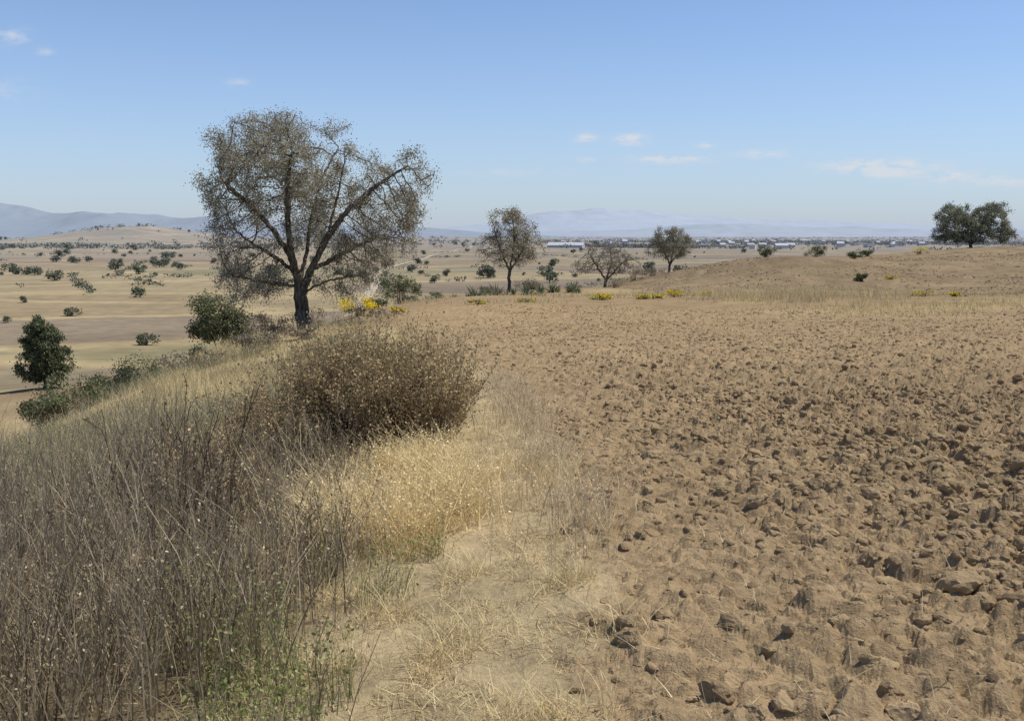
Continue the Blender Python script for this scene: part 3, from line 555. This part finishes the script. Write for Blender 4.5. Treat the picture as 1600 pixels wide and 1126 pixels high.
# ---------------- mountains ----------------
def mtn_mat(name,c):  # pale blue of the distance haze is painted into the base colour
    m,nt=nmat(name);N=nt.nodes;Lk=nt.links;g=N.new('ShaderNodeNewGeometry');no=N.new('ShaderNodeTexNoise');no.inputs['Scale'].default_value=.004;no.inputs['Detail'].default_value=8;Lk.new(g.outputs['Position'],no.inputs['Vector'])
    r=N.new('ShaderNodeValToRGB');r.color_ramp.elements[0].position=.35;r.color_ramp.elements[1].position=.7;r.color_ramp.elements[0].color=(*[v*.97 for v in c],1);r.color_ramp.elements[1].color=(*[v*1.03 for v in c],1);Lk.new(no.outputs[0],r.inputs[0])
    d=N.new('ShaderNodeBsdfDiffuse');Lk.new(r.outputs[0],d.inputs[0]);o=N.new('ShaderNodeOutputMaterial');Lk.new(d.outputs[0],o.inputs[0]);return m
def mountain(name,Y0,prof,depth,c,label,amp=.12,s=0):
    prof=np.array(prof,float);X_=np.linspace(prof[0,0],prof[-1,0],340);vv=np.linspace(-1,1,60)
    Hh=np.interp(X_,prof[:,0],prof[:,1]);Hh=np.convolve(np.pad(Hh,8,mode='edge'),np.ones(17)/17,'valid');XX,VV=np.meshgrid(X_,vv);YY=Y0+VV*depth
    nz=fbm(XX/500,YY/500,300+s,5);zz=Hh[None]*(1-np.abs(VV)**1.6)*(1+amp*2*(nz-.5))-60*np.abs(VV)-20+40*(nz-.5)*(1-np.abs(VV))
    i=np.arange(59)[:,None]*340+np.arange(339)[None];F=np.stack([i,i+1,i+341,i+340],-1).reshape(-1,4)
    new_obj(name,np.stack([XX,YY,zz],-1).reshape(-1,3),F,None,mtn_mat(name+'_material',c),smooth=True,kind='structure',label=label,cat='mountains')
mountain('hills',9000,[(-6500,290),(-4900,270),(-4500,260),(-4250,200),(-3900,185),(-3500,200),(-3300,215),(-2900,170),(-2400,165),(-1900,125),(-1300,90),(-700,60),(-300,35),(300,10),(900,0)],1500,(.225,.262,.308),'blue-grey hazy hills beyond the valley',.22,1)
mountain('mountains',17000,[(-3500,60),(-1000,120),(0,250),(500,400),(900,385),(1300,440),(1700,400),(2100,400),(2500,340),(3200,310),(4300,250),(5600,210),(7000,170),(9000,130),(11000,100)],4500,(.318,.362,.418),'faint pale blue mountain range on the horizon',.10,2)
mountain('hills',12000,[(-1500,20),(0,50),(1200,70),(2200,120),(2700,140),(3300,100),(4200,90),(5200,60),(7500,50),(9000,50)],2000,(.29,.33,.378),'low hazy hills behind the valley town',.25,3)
# ---------------- world, sun, camera ----------------
w=bpy.data.worlds.new('World');scene.world=w;w.use_nodes=True;nt=w.node_tree;N=nt.nodes;Lk=nt.links;N.clear()
sun_el=math.radians(60);sd=Vector((.85,.08,0)).normalized()
az=math.atan2(sd.x,sd.y)
sky=N.new('ShaderNodeTexSky');sky.sky_type='NISHITA';sky.sun_disc=False;sky.sun_elevation=sun_el;sky.sun_rotation=az;sky.altitude=2000;sky.air_density=1.0;sky.dust_density=1.0;sky.ozone_density=1.5
bg=N.new('ShaderNodeBackground');bg.inputs[1].default_value=.13;ow=N.new('ShaderNodeOutputWorld')
tc=N.new('ShaderNodeTexCoord');sp=N.new('ShaderNodeSeparateXYZ');Lk.new(tc.outputs['Generated'],sp.inputs[0])
def M(op,a,b=None):
    q=N.new('ShaderNodeMath');q.operation=op
    for i_,v in enumerate((a,b)):
        if v is None:continue
        if isinstance(v,(int,float)):q.inputs[i_].default_value=v
        else:Lk.new(v,q.inputs[i_])
    return q.outputs[0]
tn=N.new('ShaderNodeVectorMath');tn.operation='MULTIPLY';tn.inputs[1].default_value=(.90,1.03,1.18);Lk.new(sky.outputs[0],tn.inputs[0])
hf=M('MULTIPLY',M('EXPONENT',M('DIVIDE',M('ABSOLUTE',sp.outputs[2]),-.115)),.93)
hm=N.new('ShaderNodeMix');hm.data_type='RGBA';Lk.new(hf,hm.inputs[0]);Lk.new(tn.outputs[0],hm.inputs[6]);hm.inputs[7].default_value=(3.55,4.0,4.7,1)
ya=M('MAXIMUM',sp.outputs[1],.05);U=M('DIVIDE',sp.outputs[0],ya);Vv=M('DIVIDE',sp.outputs[2],ya)
tot=None
for (u0,v0,a_,b_,s_) in ((.117,.092,.014,.005,2.2),(.072,.093,.010,.004,1.9),(.155,.073,.035,.004,1.8),(.19,.086,.01,.003,1.2),(.25,.078,.03,.004,1.2),(.365,.066,.05,.007,2.),(.36,.06,.03,.004,1.5),(.44,.055,.04,.006,1.4),(.07,.073,.012,.003,1.),(-.49,.19,.02,.008,.8),(-.455,.176,.008,.004,.8),(-.267,.147,.012,.004,.6),(-.5,.14,.03,.01,.4),(.0,.06,.05,.004,.4),(.5,.05,.03,.005,1.)):
    d1=M('DIVIDE',M('SUBTRACT',U,u0),a_);d2=M('DIVIDE',M('SUBTRACT',Vv,v0),b_)
    e_=M('MULTIPLY',M('EXPONENT',M('MULTIPLY',M('ADD',M('MULTIPLY',d1,d1),M('MULTIPLY',d2,d2)),-1.)),s_);tot=e_ if tot is None else M('ADD',tot,e_)
cb=N.new('ShaderNodeCombineXYZ');Lk.new(U,cb.inputs[0]);Lk.new(M('MULTIPLY',Vv,2.5),cb.inputs[1])
no=N.new('ShaderNodeTexNoise');no.inputs['Scale'].default_value=45;no.inputs['Detail'].default_value=8;no.inputs['Roughness'].default_value=.6;Lk.new(cb.outputs[0],no.inputs['Vector'])
mr=N.new('ShaderNodeMapRange');mr.inputs[1].default_value=.38;mr.inputs[2].default_value=.65;Lk.new(no.outputs[0],mr.inputs[0])
fac=M('MINIMUM',M('MULTIPLY',M('MULTIPLY',tot,mr.outputs[0]),.8),.8)
mx=N.new('ShaderNodeMix');mx.data_type='RGBA';Lk.new(fac,mx.inputs[0]);Lk.new(hm.outputs[2],mx.inputs[6]);mx.inputs[7].default_value=(5.3,5.5,5.9,1)
Lk.new(mx.outputs[2],bg.inputs[0]);Lk.new(bg.outputs[0],ow.inputs[0])
sl=bpy.data.lights.new('sun','SUN');sl.energy=5;sl.angle=math.radians(.5);sl.color=(1,.95,.86);so=bpy.data.objects.new('sun',sl);COL.objects.link(so)
dv=Vector((sd.x*math.cos(sun_el),sd.y*math.cos(sun_el),math.sin(sun_el)));so.rotation_euler=dv.to_track_quat('Z','Y').to_euler()
cam=bpy.data.cameras.new('camera');co=bpy.data.objects.new('camera',cam);COL.objects.link(co);cam.lens=35;cam.sensor_width=36;cam.clip_end=60000;cam.clip_start=.05
co.location=(0,0,1.65);co.rotation_euler=(math.radians(90-7.25),0,0);scene.camera=co
